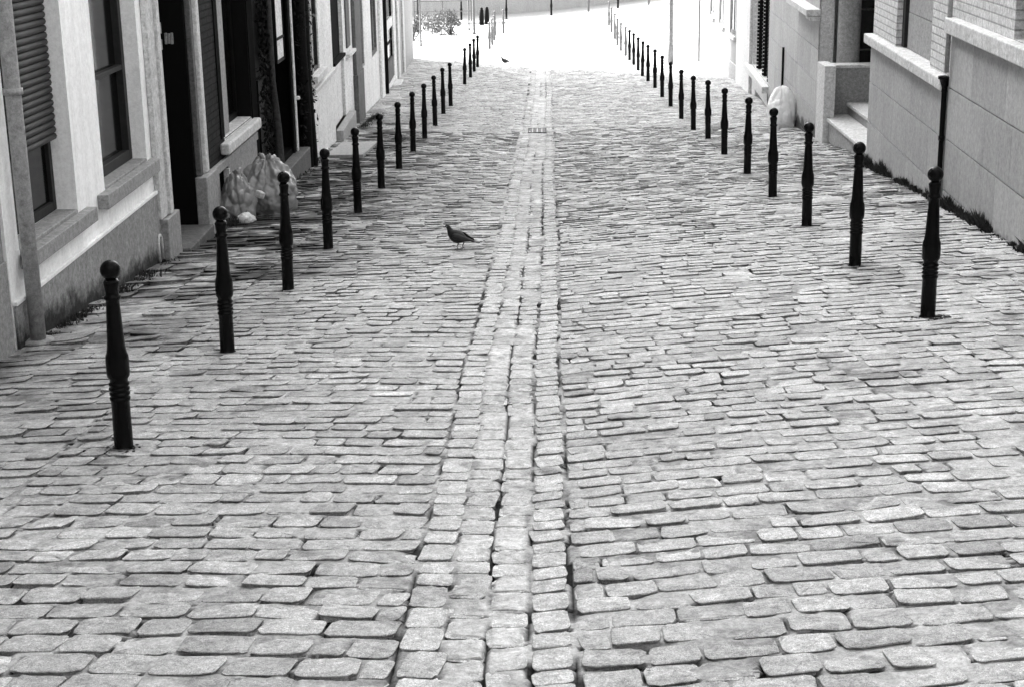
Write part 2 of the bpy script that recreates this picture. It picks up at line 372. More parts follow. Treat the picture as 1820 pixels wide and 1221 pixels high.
def mort_t(X, Y):
    go = .0026*np.clip(Y-4, 0, 60)+.012*np.sin(Y*.55)+.006*np.sin(Y*1.9+1)
    return dirt_shade_v(X, Y)*(1+.22*(abs(X+.205-go) < .12))*(1+.15*vnoise(X, Y, .5, 8))*(.1+.9*mfill(X, Y))
def carved(xs, ys, wid, seed):
    """heights of the joint sand with the washed-out slot in front of each stone cut in"""
    X, Y = np.meshgrid(xs, ys); Z = mort_z(X, Y); T = mort_t(X, Y); D = np.zeros_like(Z); R = np.random.RandomState(seed)
    dx, dy = xs[1]-xs[0], ys[1]-ys[0]; x0, y0, nx, ny = xs[0], ys[0], len(xs), len(ys)
    for (cx, cy, hw, hl, rot, zo, tn) in ALLS:
        if not (y0-.1 < cy < ys[-1]+.1): continue
        d = max(0, R.normal(.008, .010))+(.008 if cx < -1 and cy > 9 else 0); c, s_ = math.cos(rot), math.sin(rot)
        sd = R.uniform(-1, 1); side = max(0, R.normal(.001, .008))
        i0, i1 = int((cx-hw-.03-x0)/dx), int((cx+hw+.03-x0)/dx)+2; j0, j1 = int((cy-hl-.05-y0)/dy), int((cy+hl+.03-y0)/dy)+2
        i0, j0, i1, j1 = max(i0, 0), max(j0, 0), min(i1, nx), min(j1, ny)
        if i1 <= i0 or j1 <= j0: continue
        x = X[j0:j1, i0:i1]-cx; y = Y[j0:j1, i0:i1]-cy; lx = x*c+y*s_; ly = -x*s_+y*c
        v = vnoise(X[j0:j1, i0:i1], Y[j0:j1, i0:i1], .05, 21)+.6*vnoise(X[j0:j1, i0:i1], Y[j0:j1, i0:i1], .015, 22)
        m1 = (abs(lx) < hw*(.95+.1*v)) & (ly < -hl*.8) & (ly > -hl-wid*(1+.6*v)); q = np.where(m1, d*np.clip(.9+1.0*v, 0, 2), 0)
        m2 = (abs(ly) < hl*.9) & (lx*np.sign(sd) > hw*.92) & (lx*np.sign(sd) < hw+wid*(.9+.6*v)); q = np.maximum(q, np.where(m2, side*(1+.7*v), 0))
        D[j0:j1, i0:i1] = np.maximum(D[j0:j1, i0:i1], q)
    for xc, k, dd in ((-.205, 31, .013), (-.072, 32, .014), (.066, 33, .011), (-.473, 34, .010)):
        of = np.array([goff(float(y)) for y in ys])[:, None]*(1 if xc > -.4 else .8); v = vnoise(X, Y, .16, k)
        D = np.maximum(D, np.where(abs(X-xc-of) < .009, dd*np.clip((.85 if k == 31 else .4)+1.4*v, 0, 1.4), 0))
    return Z-D, T*(1-.95*np.clip(D/.009, 0, 1))  # dark soil tone follows slot depth, painting joint shade into the colour
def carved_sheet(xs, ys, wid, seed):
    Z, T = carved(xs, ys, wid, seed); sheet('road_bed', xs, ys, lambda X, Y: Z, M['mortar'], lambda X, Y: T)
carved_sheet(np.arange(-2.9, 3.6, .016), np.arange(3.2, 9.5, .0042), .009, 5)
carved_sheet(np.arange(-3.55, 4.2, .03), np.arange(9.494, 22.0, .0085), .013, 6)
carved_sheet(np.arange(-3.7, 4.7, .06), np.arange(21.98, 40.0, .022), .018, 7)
for x_ in ((-3.55, -2.86), (3.56, 4.0)): sheet('road_bed', np.linspace(x_[0], x_[1], 14), np.arange(3.2, 9.5, .05), lambda X, Y: mort_z(X, Y)-.002, M['mortar'], mort_t)
sheet('road_bed', np.arange(-4.3, 5.2, .15), np.arange(39.9, 66, .3), lambda X, Y: mort_z(X, Y)-.001, M['mortar'], mort_t)
sheet('road_bed', np.arange(-3.55, 4.0, .05), np.arange(-1.5, 3.24, .05), lambda X, Y: mort_z(X, Y)-.001, M['mortar'], mort_t)
xs = np.unique(np.concatenate([np.arange(-12, 14, .5), np.linspace(-400, -12, 20), np.linspace(14, 400, 20)]))
ys = np.unique(np.concatenate([np.arange(-12, 80, .5), np.linspace(-200, -12, 10), np.linspace(80, 700, 20)]))
sheet('ground', xs, ys, lambda X, Y: gz(X, Y)-.09*np.clip((64.5-Y)/1, 0, 1)-.004, M['ground'])

# ------------------------------------------------------------------ bollards
prof = [(.052, -.06), (.052, .004), (.0435, .012), (.044, .10), (.0425, .235)]
for z in (.245, .268, .291, .314): prof += [(.0475, z), (.0475, z+.009), (.0415, z+.013), (.0415, z+.019)]
prof += [(.043, .345), (.0515, .357), (.0535, .375), (.0535, .43), (.0515, .455), (.0455, .47), (.041, .50), (.036, .60), (.0315, .69), (.0305, .715), (.0385, .722), (.0385, .733), (.0305, .739), (.030, .75), (.035, .785), (.0365, .80), (.028, .815)]
def bollard_proto(m, tall=.9):
    b = MB().lathe(prof, 24); o = b.build('bollard', m, smooth=True, fix=True)
    return o
def make_bollard(m):
    root = bpy.data.objects.new('bollard', None); C.objects.link(root)
    b = MB().lathe(prof, 24).build('post', m, root, smooth=True)
    R = .0465; pr = [(max(R*math.sin(a), .0005), .856-R*math.cos(a)) for a in np.linspace(.38, math.pi, 14)]
    MB().lathe(pr, 24).build('ball_finial', m, root, smooth=True)
    return root
def ordn(i): return ['nearest', 'second nearest', 'third', 'fourth', 'fifth', 'sixth', 'seventh', 'eighth', 'ninth', 'tenth', 'eleventh', 'twelfth', 'thirteenth', 'fourteenth', 'fifteenth', 'sixteenth', 'seventeenth'][i]
Lb = [(-1.99, 6.92, 0.02), (-1.95, 9.17, 0.013), (-1.95, 11.48, 0.013), (-1.94, 13.65, 0.008), (-1.99, 16.35, 0.004), (-1.98, 18.69, 0.009), (-1.98, 21.05, 0.01), (-1.99, 23.5, 0.013), (-1.98, 25.71, 0.01), (-1.98, 28.25, -0.003), (-2.0, 30.92, 0.004), (-1.97, 32.91, 0.001), (-1.99, 39.26, 0.022), (-1.95, 41.58, 0.006), (-1.95, 43.86, 0.005), (-1.93, 45.6, 0.02)]
Rb = [(2.26, 9.08, -0.002), (2.23, 11.15, -0.007), (2.25, 13.41, -0.013), (2.29, 15.76, -0.016), (2.37, 18.41, -0.005), (2.42, 21.27, -0.013), (2.5, 24.21, -0.017), (2.45, 26.1, -0.015), (2.49, 28.91, -0.013), (2.53, 31.9, -0.011), (2.55, 34.5, -0.01), (2.58, 37.22, -0.009), (2.56, 39.44, -0.008), (2.53, 41.23, 0.008), (2.54, 43.31, -0.006), (2.54, 45.51, -0.005), (2.52, 47.37, -0.004)]
notel = {0: ', lowest left in the street', 1: ', beside the pale window sills', 2: ', in front of the rubbish bags', 3: ', just past the rubbish bags', 11: ', last before the gap', 12: ', first after the gap'}
noter = {0: ', in front of the ashlar wall', 1: ', second along the ashlar wall', 3: ', in front of the white bag', 16: ', last before the pale bollards'}
proto = make_bollard(M['iron']); first = True
for side, lst, notes in (('left', Lb, notel), ('right', Rb, noter)):
    for i, (x, y, ln) in enumerate(lst):
        o = proto if first else copy_tree(proto); first = False
        o.location = (x, y, gzf(x, y)-.005); o.rotation_euler = (rnd.gauss(0, .006), math.atan((ln+(-.012 if (side == 'left' and i == 0) else 0))/.9), 0)
        tag(o, 'black ball-topped bollard, %s of the %s row%s' % (ordn(i), side, notes.get(i, '')), 'bollard', 'black bollards along the %s side' % side)
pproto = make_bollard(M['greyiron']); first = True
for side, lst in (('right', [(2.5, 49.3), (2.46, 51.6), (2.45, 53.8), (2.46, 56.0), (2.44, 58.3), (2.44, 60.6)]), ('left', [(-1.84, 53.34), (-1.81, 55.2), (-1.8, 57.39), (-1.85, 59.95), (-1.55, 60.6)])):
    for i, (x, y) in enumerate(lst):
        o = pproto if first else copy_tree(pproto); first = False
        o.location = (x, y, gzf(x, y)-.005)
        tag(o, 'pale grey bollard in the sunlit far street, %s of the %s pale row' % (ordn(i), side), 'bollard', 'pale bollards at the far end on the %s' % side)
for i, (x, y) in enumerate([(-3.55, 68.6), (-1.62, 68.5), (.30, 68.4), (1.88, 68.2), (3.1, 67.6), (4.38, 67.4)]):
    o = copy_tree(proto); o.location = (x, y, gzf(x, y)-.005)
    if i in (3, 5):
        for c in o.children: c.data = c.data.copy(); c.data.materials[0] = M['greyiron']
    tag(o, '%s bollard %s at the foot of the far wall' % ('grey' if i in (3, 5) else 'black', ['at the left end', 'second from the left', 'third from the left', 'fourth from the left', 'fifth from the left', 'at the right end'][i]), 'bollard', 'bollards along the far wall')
# disturbed earth round two bollard feet
for (x, y), lab in (((-1.99, 6.9), 'dark crumbled earth around the foot of the nearest left bollard'), ((2.27, 9.06), 'dark crumbled earth around the foot of the nearest right bollard')):
    b = MB()
    for k in range(110):
        a = rnd.uniform(0, 6.28); r = abs(rnd.gauss(.052, .018)); px = x-.03*(x < 0)+r*math.cos(a)*1.5; py = y-.03+r*math.sin(a); s = rnd.uniform(.002, .007)
        b.box(px-s, px+s, py-s, py+s, gzf(px, py)-.004, gzf(px, py)+s*.7, jit=s*.4)
    tag(b.build('soil', M['weed'], smooth=False), lab, 'soil', kind='stuff')

# ------------------------------------------------------------------ facades
class Frame:
    def __init__(s, xf, side): s.xf = xf; s.side = side
    def __call__(s, d, y, z):                    # d: out towards the street (negative = into the house)
        x = s.xf(y); dx = s.xf(y+.01)-s.xf(y-.01) if abs(y-22) > .02 else 0
        t = Vector((dx/.02, 1)).normalized(); n = Vector((t.y, -t.x))*(1 if s.side == 'L' else -1)
        return (x+n.x*d, y+n.y*d, z)
FL = Frame(lambda y: -3.38, 'L')
FL2 = Frame(lambda y: -3.325-(y-22.6)*.0272, 'L')
FR = Frame(lambda y: 3.55+.0432*(y-11.8), 'R')
FR2 = Frame(lambda y: 4.72-.0205*(y-38.9), 'R')
class House:
    def __init__(s, F, y0, y1, ztop, label, name='house', depth=7, wallmat='white', ops=(), upper=True, zb=None):
        s.F = F; s.y0 = y0; s.y1 = y1
        xb = F(0, (y0+y1)/2, 0)[0]; zg = gzf(xb, (y0+y1)/2)
        s.root = empty(name, (xb, (y0+y1)/2, zg), label, 'house')
        zb = zb if zb is not None else min(gzf(xb, y0), gzf(xb, y1))-.35
        ops = list(ops); s.up = []
        if upper:
            n = max(1, int((y1-y0)/2.2)); st = (y1-y0)/n
            for zz in (zg+3.7,) + ((zg+6.8,) if ztop-zg > 9 else ()):
                for i in range(n):
                    yc = y0+st*(i+.5); s.up.append((yc-.5, yc+.5, zz, zz+1.7, .16))
        s.ops = ops+s.up
        yy = sorted({y0, y1, *[o[0] for o in s.ops], *[o[1] for o in s.ops]}); zz = sorted({zb, ztop, *[o[2] for o in s.ops], *[o[3] for o in s.ops]})
        b = MB()
        for i in range(len(yy)-1):
            for j in range(len(zz)-1):
                ym = (yy[i]+yy[i+1])/2; zm = (zz[j]+zz[j+1])/2
                if any(o[0] < ym < o[1] and o[2] < zm < o[3] for o in s.ops): continue
                b.add([F(0, yy[i], zz[j]), F(0, yy[i+1], zz[j]), F(0, yy[i+1], zz[j+1]), F(0, yy[i], zz[j+1])], [(0, 1, 2, 3)])
        for (a, c, p, q, d) in s.ops:
            f = [F(0, a, p), F(0, c, p), F(0, c, q), F(0, a, q)]; k = [F(-d, a, p), F(-d, c, p), F(-d, c, q), F(-d, a, q)]
            b.add(f+k, [(0, 1, 5, 4), (1, 2, 6, 5), (2, 3, 7, 6), (3, 0, 4, 7), (4, 5, 6, 7)])
        f = [F(0, y0, zb), F(0, y1, zb), F(0, y1, ztop), F(0, y0, ztop)]; k = [F(-depth, y0, zb), F(-depth, y1, zb), F(-depth, y1, ztop), F(-depth, y0, ztop)]
        b.add(f+k, [(0, 1, 5, 4), (1, 2, 6, 5), (2, 3, 7, 6), (3, 0, 4, 7), (4, 5, 6, 7)])
        under(b.build('wall', M[wallmat], fix=False), s.root)
        r = MB().box(-depth-.1, .25, y0+.01, y1-.01, ztop+.004, ztop+.25, F); under(r.build('roof', M['stonedk']), s.root)
        for (a, c, p, q, d) in s.up: s.window(a, c, p, q, d)
    def part(s, name, m, boxes, bevel=.006, parent=None, label=None, **kw):
        b = MB()
        for (d0, d1, y0, y1, z0, z1) in boxes: b.box(d0, d1, y0, y1, z0, z1, s.F)
        o = under(b.build(name, M[m], bevel=bevel, **kw), s.root)
        if parent:
            o.parent = parent; o.matrix_parent_inverse = Matrix.Identity(4)
        if label: o['label'] = label
        return o
    def window(s, a, c, p, q, d, fm='whiteold', t=.05, bars=(), gm='glass', fd=.04):
        b = s.part('window', fm, [(-d+.004, -d+fd, a+.003, a+t, p+.003, q-.003), (-d+.004, -d+fd, c-t, c-.003, p+.003, q-.003), (-d+.004, -d+fd, a+t, c-t, p+.003, p+t), (-d+.004, -d+fd, a+t, c-t, q-t, q-.003)]+[(-d+.006, -d+fd-.004, a+t, c-t, z-.02, z+.02) for z in bars]+([(-d+.006, -d+fd-.006, (a+c)/2-.02, (a+c)/2+.02, p+t, q-t)] if c-a > .8 and not bars else []), .004)
        g = s.part('pane', gm, [(-d+.005, -d+.012, a+.01, c-.01, p+.01, q-.01)], 0, parent=b)
        return b
def pipe(root, F, d, y, z0, z1, r, m, name='downpipe', brackets=(), label=None, r0=None):
    b = MB(); n = 10; b.tube([F(d, y, z0+(z1-z0)*i/n) for i in range(n+1)], r, 16)
    for z in brackets: b.tube([F(d, y, z), F(d, y, z+.04)], r*1.25, 16)
    o = under(b.build(name, M[m], smooth=False), root)
    for p in o.data.polygons: p.use_smooth = len(p.vertices) == 4
    if label: o['label'] = label
    return o
ZT = 9.0
ZR = 4.5
# neighbour nearest the camera on the left (just out of the picture)
h = House(FL, -7.9, 9.5, ZT, 'sooty grey house front at the very left edge, beside the fat grey downpipe', wallmat='stone')
h.part('plinth', 'stone', [(0.003, .02, -7.9, 9.49, -3.2, -2.2)])
# house A: white, roller blind
h = House(FL, 9.56, 13.44, ZT, 'white painted house with two tall windows and grey roughcast base at the front left', ops=[(9.8, 11.13, -2.2, .4, .19), (11.86, 13.2, -2.18, .4, .19)])
ha = h
h.part('plinth', 'render', [(.003, .022, 9.57, 13.43, -3.5, -2.52)], .004)
h.part('dado_band', 'white', [(.003, .032, 9.57, 13.43, -2.512, -2.485)], .004)
h.part('sill', 'stone', [(.003, .085, 9.79, 11.33, -2.325, -2.222), (-.15, .003, 9.81, 11.12, -2.3, -2.196)], .006, label='grey stone sill under the roller blind')
h.part('sill', 'stone', [(.003, .085, 11.63, 13.3, -2.305, -2.195), (-.15, .003, 11.87, 13.19, -2.28, -2.176)], .006)
w1 = h.window(9.8, 11.13, -2.2, .4, .19, 'wood', .07, bars=())
b = MB(); z = -1.66
while z < .4:
    b.tube([FL(-.11, 9.84, z), FL(-.11, 11.08, z)], .026, 8); z += .047
bl = under(b.build('roller_blind', M['blind'], smooth=True), h.root)
w2 = h.window(11.86, 13.2, -2.18, .4, .19, 'wood', .09, bars=(-1.4,), fd=.07)
h.part('curtain_or_reflection', 'curtain_or_reflection', [(-.183, -.176, 12.15, 12.35, -1.3, .2)], 0)
# vent arch
b = MB(); pts = [(-.06*math.cos(a), .11+.07*math.sin(a)) for a in np.linspace(0, math.pi, 9)]
zz0 = gzf(-3.36, 13.33)
path = [FL(.03, 13.30-.065, zz0+.02)]+[FL(.03, 13.30+px, zz0+.06+pz) for px, pz in pts]+[FL(.03, 13.30+.065, zz0+.02)]
b.tube(path, .014, 8); under(b.build('vent_surround', M['stonelt'], smooth=True), h.root)
h.part('vent_grille', 'stonedk', [(.023, .028, 13.25, 13.35, zz0, zz0+.16)], 0)
# pilaster / door surround near
h.part('door_surround', 'stonelt', [(.003, .05, 13.445-.09, 13.60, -2.745, 1), (.003, .075, 13.60, 13.70, -2.745, 1), (.003, .045, 13.70, 13.84, -2.745, 1)], .008)
h.part('surround_plinth', 'stone', [(.003, .09, 13.40, 13.86, -3.3, -2.75)], .01)
pipe(h.root, FL, .085, 9.74, gzf(-3.3, 9.74)+.01, ZT, .05, 'pvc', brackets=(-1.2,), label='fat light grey downpipe at the near corner')
b = MB().lathe([(.062, 0), (.098, 0), (.1, .012), (.094, .022), (.062, .024)], 24, -3.295, 9.74, gzf(-3.3, 9.74)+.006); under(b.build('pipe_collar', M['stone'], smooth=True), h.root)
# house B: dark brick with black door
h = House(FL, 13.44, 18.2, ZT, 'dark brick house with tall black front door and stone sill, behind the rubbish bags', wallmat='dkbrick',
          ops=[(13.86, 14.98, -3.14, .3, .34), (16.45, 18.1, -2.52, .3, .2), (15.98, 16.42, -3.24, -2.82, .25)])
h.part('door_lining', 'black', [(-.334, -.002, 13.863, 13.885, -3.1, .28), (-.334, -.002, 14.955, 14.977, -3.1, .28)], 0)
dr = h.part('door', 'black', [(-.33, -.27, 13.89, 14.95, -3.08, .28)], 0)
h.part('door_panel', 'black', [(-.268, -.25, 14.02, 14.82, -2.9, -2.2), (-.268, -.25, 14.02, 14.82, -2.05, -.2)], .01, parent=dr)
h.part('intercom', 'pale', [(-.235, -.215, 14.93, 14.955, -1.29, -1.19), (-.235, -.215, 14.93, 14.955, -1.44, -1.345)], 0)
h.part('letter_box', 'stone', [(-.185, -.162, 14.925, 14.955, -1.39, -1.285), (-.158, -.134, 14.922, 14.955, -1.385, -1.29), (-.13, -.106, 14.925, 14.955, -1.39, -1.285)], .004)
h.part('window_lining', 'black', [(-.196, -.002, 18.08, 18.097, -2.51, .298)], 0)
h.part('door_surround', 'stonedk', [(.003, .06, 14.985, 15.08, -2.655, 1)], .01)
h.part('door_surround', 'stonelt', [(.003, .03, 15.085, 15.17, -2.655, 1), (.003, .075, 15.17, 15.30, -2.655, 1)], .012)
h.part('surround_plinth', 'stone', [(.003, .12, 14.93, 15.44, -3.4, -2.66)], .012)
h.part('threshold', 'stonedk', [(-.3, .16, 13.87, 14.93, -3.4, -3.115)], .012)
h.part('plinth_course', 'stone', [(.003, .05, 15.46, 18.15, -2.79, -2.70), (.003, .03, 15.46, 15.96, -3.5, -2.80), (.003, .03, 16.44, 18.15, -3.6, -2.80)], .008)
h.part('cellar_frame', 'pale', [(-.02, .045, 16.40, 16.435, -3.26, -2.83)], .004)
h.part('sill', 'stonelt', [(.003, .1, 16.2, 18.15, -2.655, -2.535), (-.18, .003, 16.46, 18.09, -2.62, -2.514)], .02)
h.part('window_casing', 'stone', [(-.12, -.03, 16.62, 16.92, -2.51, .3)], .008)
h.window(16.45, 18.1, -2.52, .3, .2, 'black', .07, gm='glass')
h.part('quoin_shadow_strip', 'soot', [(.003, .012, 16.28, 16.45, -2.5, .3), (.003, .012, 18.1, 18.19, -2.69, 3.3)], 0)  # black strips: one paints the quoin shadow, one blackens the wall end
# house B2: black shopfront
h = House(FL, 18.2, 22.45, ZT, 'black painted shopfront with small pale casement and low stone step', wallmat='soot', ops=[(18.5, 21.0, -3.33, .3, .3)])
h.part('door', 'black', [(-.29, -.22, 18.52, 19.7, -3.3, .28)], 0)
wn = h.part('shop_window', 'black', [(-.29, -.2, 19.72, 20.98, -3.3, -2.3), (-.29, -.24, 19.74, 20.96, -2.3, .28)], 0)
pn = h.part('casement', 'black', [(-.05, -.02, 20.2, 20.24, -2.15, -1.2), (-.05, -.02, 20.8, 20.84, -2.15, -1.2), (-.05, -.02, 20.24, 20.8, -2.15, -2.11), (-.05, -.015, 20.24, 20.8, -1.86, -1.83)], 0, parent=wn)
h.part('curtain_or_reflection', 'litter', [(-.045, -.035, 20.24, 20.8, -2.11, -1.3)], 0, parent=wn, label='white panel painted as the sky reflection in the small casement')  # white panel paints the sky's reflection in the casement pane
h.part('door_surround', 'pale', [(.003, .05, 21.04, 21.14, -3.42, .5)], .008)
h.part('door_surround', 'soot', [(.003, .035, 20.86, 21.03, -3.42, .5)], .008)
b = MB().lathe([(.001, -.03), (.028, -.02), (.033, 0), (.028, .02), (.001, .03)], 14, -3.31, 21.12, -2.7); under(b.build('boss', M['pale'], smooth=True), h.root)
h.part('step', 'stonedk', [(.003, .16, 19.6, 21.4, -3.8, -3.40)], .012)
# house C: white wall
h = House(FL2, 22.45, 27.7, ZT, 'white rendered house with one window and a recessed dark entrance, middle of the left row', wallmat='whiteold', ops=[(22.75, 23.62, -2.58, .2, .06), (25.5, 27.3, -3.8, .2, .12)])
h.part('window_frame', 'stone', [(-.02, .02, 22.6, 22.74, -2.56, .2)], .006)
h.part('sill', 'stonelt', [(.003, .09, 22.55, 23.9, -2.68, -2.585)], .01)
h.part('string_course', 'stonelt', [(.003, .06, 22.5, 25.48, -2.84, -2.77)], .01)
h.window(22.75, 23.62, -2.58, .2, .06, 'wood', .06, bars=(-1.8,))
dr = h.part('door', 'soot', [(-.115, -.06, 25.52, 27.28, -2.75, .18)], 0)
h.part('door_base', 'whiteold', [(-.115, -.05, 25.52, 27.28, -3.8, -2.76)], 0)
h.part('string_course', 'soot', [(-.05, .04, 25.5, 27.29, -2.77, -2.72)], .006, label='dark ledge across the recessed entrance')
h.part('step', 'stone', [(-.1, .12, 25.5, 27.9, -4.2, -3.80)], .01)
h.part('slab', 'stone', [(.13, 1.0, 22.35, 23.4, -4.0, gzf(-2.8, 23)-.0)], 0) if False else None
# house D: long row of fronts with pilasters
h = House(FL2, 27.7, 36.9, ZT, 'white stained house front with grey stone pilaster, past the middle of the left row', wallmat='whiteold',
          ops=[(30.8, 31.5, -3.4, .0, .05), (33.3, 34.8, -3.45, .0, .05)])
h.part('pilaster', 'stonedk', [(.003, .03, 27.75, 28.35, -2.7, 1)], .006, label='flaking mottled upper pilaster')
h.part('pilaster', 'stonedk', [(.003, .09, 28.9, 30.2, -4.7, -3.3), (.003, .07, 28.95, 30.15, -3.3, 1)], .01)
h.part('string_course', 'stonelt', [(.003, .08, 27.72, 28.88, -2.86, -2.80)], .008)
h.window(30.8, 31.5, -3.4, .0, .05, 'stone', .05); h.window(33.3, 34.8, -3.45, .0, .05, 'stonedk', .1)
h.part('pilaster', 'whiteold', [(.003, .06, 35.2, 36.0, -5, 1)], .01)
pipe(h.root, FL2, .07, 36.4, gzf(-3.7, 36.4), ZT, .045, 'black')
h = House(FL2, 36.9, 41.2, ZT, 'shop with dark glazed doorway near the far end of the left row', wallmat='whiteold', ops=[(37.2, 40.3, -4.6, -1.6, .08)])
h.window(37.2, 40.3, -4.6, -1.6, .08, 'soot', .1, bars=(-3.7,))
h.part('stall_board', 'stonedk', [(-.06, -.02, 37.22, 40.28, -4.7, -4.1)], 0)
h.part('sign_board', 'whiteold', [(-.06, -.02, 37.25, 40.25, -3.35, -3.12)], 0, label='pale board across the dark doorway')
h.part('step', 'stonelt', [(.003, .2, 37.2, 40.4, -5.0, -4.72)], .01)
h = House(FL2, 41.2, 49.2, ZT, 'grey stained end house, last of the left row', wallmat='stone', ops=[])
h.part('pilaster', 'stonelt', [(.003, .05, 41.3, 42.0, -5, 2), (.003, .05, 43.6, 44.2, -5, 2)], .01)
# ---- unseen house added behind the camera to darken the setts' near faces
FB = lambda d, y, z: (y, -8.1+d, z)
h = House(FB, -7.4, 7.6, 4.5, 'added unseen brick house behind the camera, darkening the near faces of the setts', wallmat='dkbrick', zb=-3)
# ---- right side
def ashlar(h, y0, y1, zs, t=.014, tone=1.0, wmin=.75, wmax=1.35, m='ashlar'):
    b = MB(); r2 = random.Random(int(y0*10))
    for j in range(len(zs)-1):
        y = y0; zb, zt = zs[j], zs[j+1]; k = -r2.uniform(0, wmax*.6)
        while y < y1-.001:
            e = min(y1, y+r2.uniform(wmin, wmax)+k); k = 0
            if y1-e < .3: e = y1
            if e-y > .01: b.box(.003, t, y+.002, e-.002, zb+.0055, zt-.0055, h.F, tone=tone*r2.uniform(.9, 1.08))
            y = e
    o = b.build('ashlar_base', M[m], bevel=.003); under(o, h.root); return o
h = House(FR, -7.9, 14.33, ZR, 'brick house on an ashlar base with a high ledge, nearest on the right', wallmat='wbrick', ops=[(10.9, 12.22, -1.19, .7, .14)])
ashlar(h, -2, 14.32, [-2.95, -2.735, -2.275, -1.815, -1.335], .03)
h.part('ledge', 'stonelt', [(-.12, .1, 4, 14.335, -1.33, -1.195)], .012)
h.window(10.9, 12.22, -1.19, .7, .14, 'wood', .07)
pipe(h.root, FR, .06, 14.3, -1.68, ZR, .022, 'pvc', label='thin pale pipe above the black one')
pr = pipe(h.root, FR, .055, 14.37, gzf(3.6, 14.37)-.02, -1.80, .024, 'iron', brackets=(-1.86, -2.3), label='black cast-iron rainwater pipe')
b = MB().lathe([(.03, 0), (.036, .02), (.05, .07), (.062, .075), (.062, .1), (.05, .1), (.045, .08)], 18, *FR(.055, 14.37, -1.82)); o = under(b.build('hopper', M['iron'], smooth=True), h.root)
h = House(FR, 14.33, 18.82, ZR, 'white brick house with recessed window over ashlar, beside the entrance steps on the right', wallmat='wbrick', ops=[(15.37, 17.3, -1.76, .6, .13)])
ashlar(h, 14.42, 18.8, [-3.6, -3.24, -2.765, -2.3, -1.86], .022)
h.part('ledge', 'stonelt', [(-.1, .1, 14.36, 18.88, -1.855, -1.745)], .014)
h.part('shutter', 'shutter', [(-.125, -.09, 15.38, 17.1, -1.74, -1.37), (-.125, -.092, 15.38, 17.1, -1.362, -.5)], 0)
h.part('window_frame', 'wood', [(-.12, -.06, 17.15, 17.295, -1.74, .55)], 0)
# side wall panel of the recess + steps + porch
hx = House(FR, 24.9, 38.9, ZR, 'pale stone house with shuttered windows, middle of the right row', wallmat='stonelt', ops=[(31.35, 34.9, -3.86, -.9, .22), (31.4, 34.2, -4.5, -4.32, .1)])
hx.part('corner_wall', 'stonelt', [(-.2, -.001, 23.64, 24.898, -4.3, 4.4)], 0)
ashlar(hx, 23.65, 31.2, [-4.4, -3.82, -3.36, -2.9, -2.42, -1.95, -1.4], .02)
ashlar(hx, 23.65, 31.2, [-1.4, -.9, -.4, .1], .02)
hx.part('ledge', 'stonelt', [(.003, .22, 23.6, 26.4, -1.93, -1.83), (.003, .16, 23.6, 23.8, -2.0, -1.935), (.003, .16, 24.0, 24.2, -2.0, -1.935)], .012)
hx.part('pilaster', 'stonelt', [(.003, .07, 35.05, 38.8, -5, 2)], .012)
hx.part('sill', 'stonelt', [(.003, .15, 31.0, 35.3, -4.0, -3.87)], .014)
hx.part('shutter', 'shutter', [(-.15, -.1, 31.4, 32.35, -3.85, -.92), (-.15, -.1, 32.75, 33.6, -3.85, -.92)], .004)
b = MB()
for yy in (31.5, 32.6, 33.9):
    z = -3.84
    while z < -.95: b.box(-.12, .0, yy, yy+.12, z, z+.05, FR); z += .075
    b.box(-.1, -.03, yy-.03, yy+.0, -3.85, -.92, FR)
under(b.build('louvre', M['black']), hx.root)
hx.part('hatch', 'stonedk', [(-.09, -.05, 31.42, 34.18, -4.49, -4.33)], 0)
pipe(hx.root, FR, .05, 28.2, -3.8, -2.83, .022, 'iron', label='thin black pipe above the white bag')
hp = empty('entrance_porch', (4.6, 21, -3.4), 'recessed stone entrance with three steps, low side wall and round column on the right', 'entrance')
def wb(name, m, boxes, root, bevel=.008, tone=1, tf=None, label=None):
    b = MB()
    for q in boxes: b.box(*q, tf=tf, tone=tone)
    o = under(b.build(name, M[m], bevel=bevel), root)
    if label: o['label'] = label
    return o
for k in range(4):
    x0 = 4.0+.335*k; z = -3.26+.17*k; y0 = 18.9
    wb('step', 'stone', [(x0+.03, 6.4-.002*k, y0, 22.84, z-.33 if k == 0 else z-.168, z-.05)], hp, .004)
    wb('tread', 'stonelt', [(x0, x0+.335+.04, y0, 22.84, z-.047, z)], hp, .008)
wb('porch_floor', 'stone', [(5.3, 9.5, 18.9, 22.84, -3.4, -2.76)], hp, .004)
wb('side_wall', 'stone', [(4.12, 6.9, 22.86, 23.1, -4, -2.60)], hp, .006)
wb('coping', 'stonelt', [(4.05, 6.9, 22.82, 23.14, -2.598, -2.555)], hp, .008)
wb('end_post', 'stonelt', [(3.95, 4.11, 22.5, 23.12, -4, -2.53)], hp, .01)
b = MB().lathe([(.19, 0), (.19, .06), (.165, .08), (.163, 1.5), (.158, 3.2)], 28, 4.43, 23.36, -2.9); o = under(b.build('column', M['stone'], smooth=True), hp)
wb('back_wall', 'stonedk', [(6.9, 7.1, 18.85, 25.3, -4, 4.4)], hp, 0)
wb('added_ceiling', 'stonedk', [(4.3, 6.88, 18.86, 24.88, .35, .5)], hp, 0)  # unseen ceiling added to darken the porch recess
wb('panelled_door', 'wood', [(4.75, 6.88, 24.2, 24.26, -2.9, -2.5), (4.75, 6.88, 24.2, 24.26, -2.47, -1.9), (4.75, 6.88, 24.2, 24.26, -1.87, -1.1)], hp, .01)
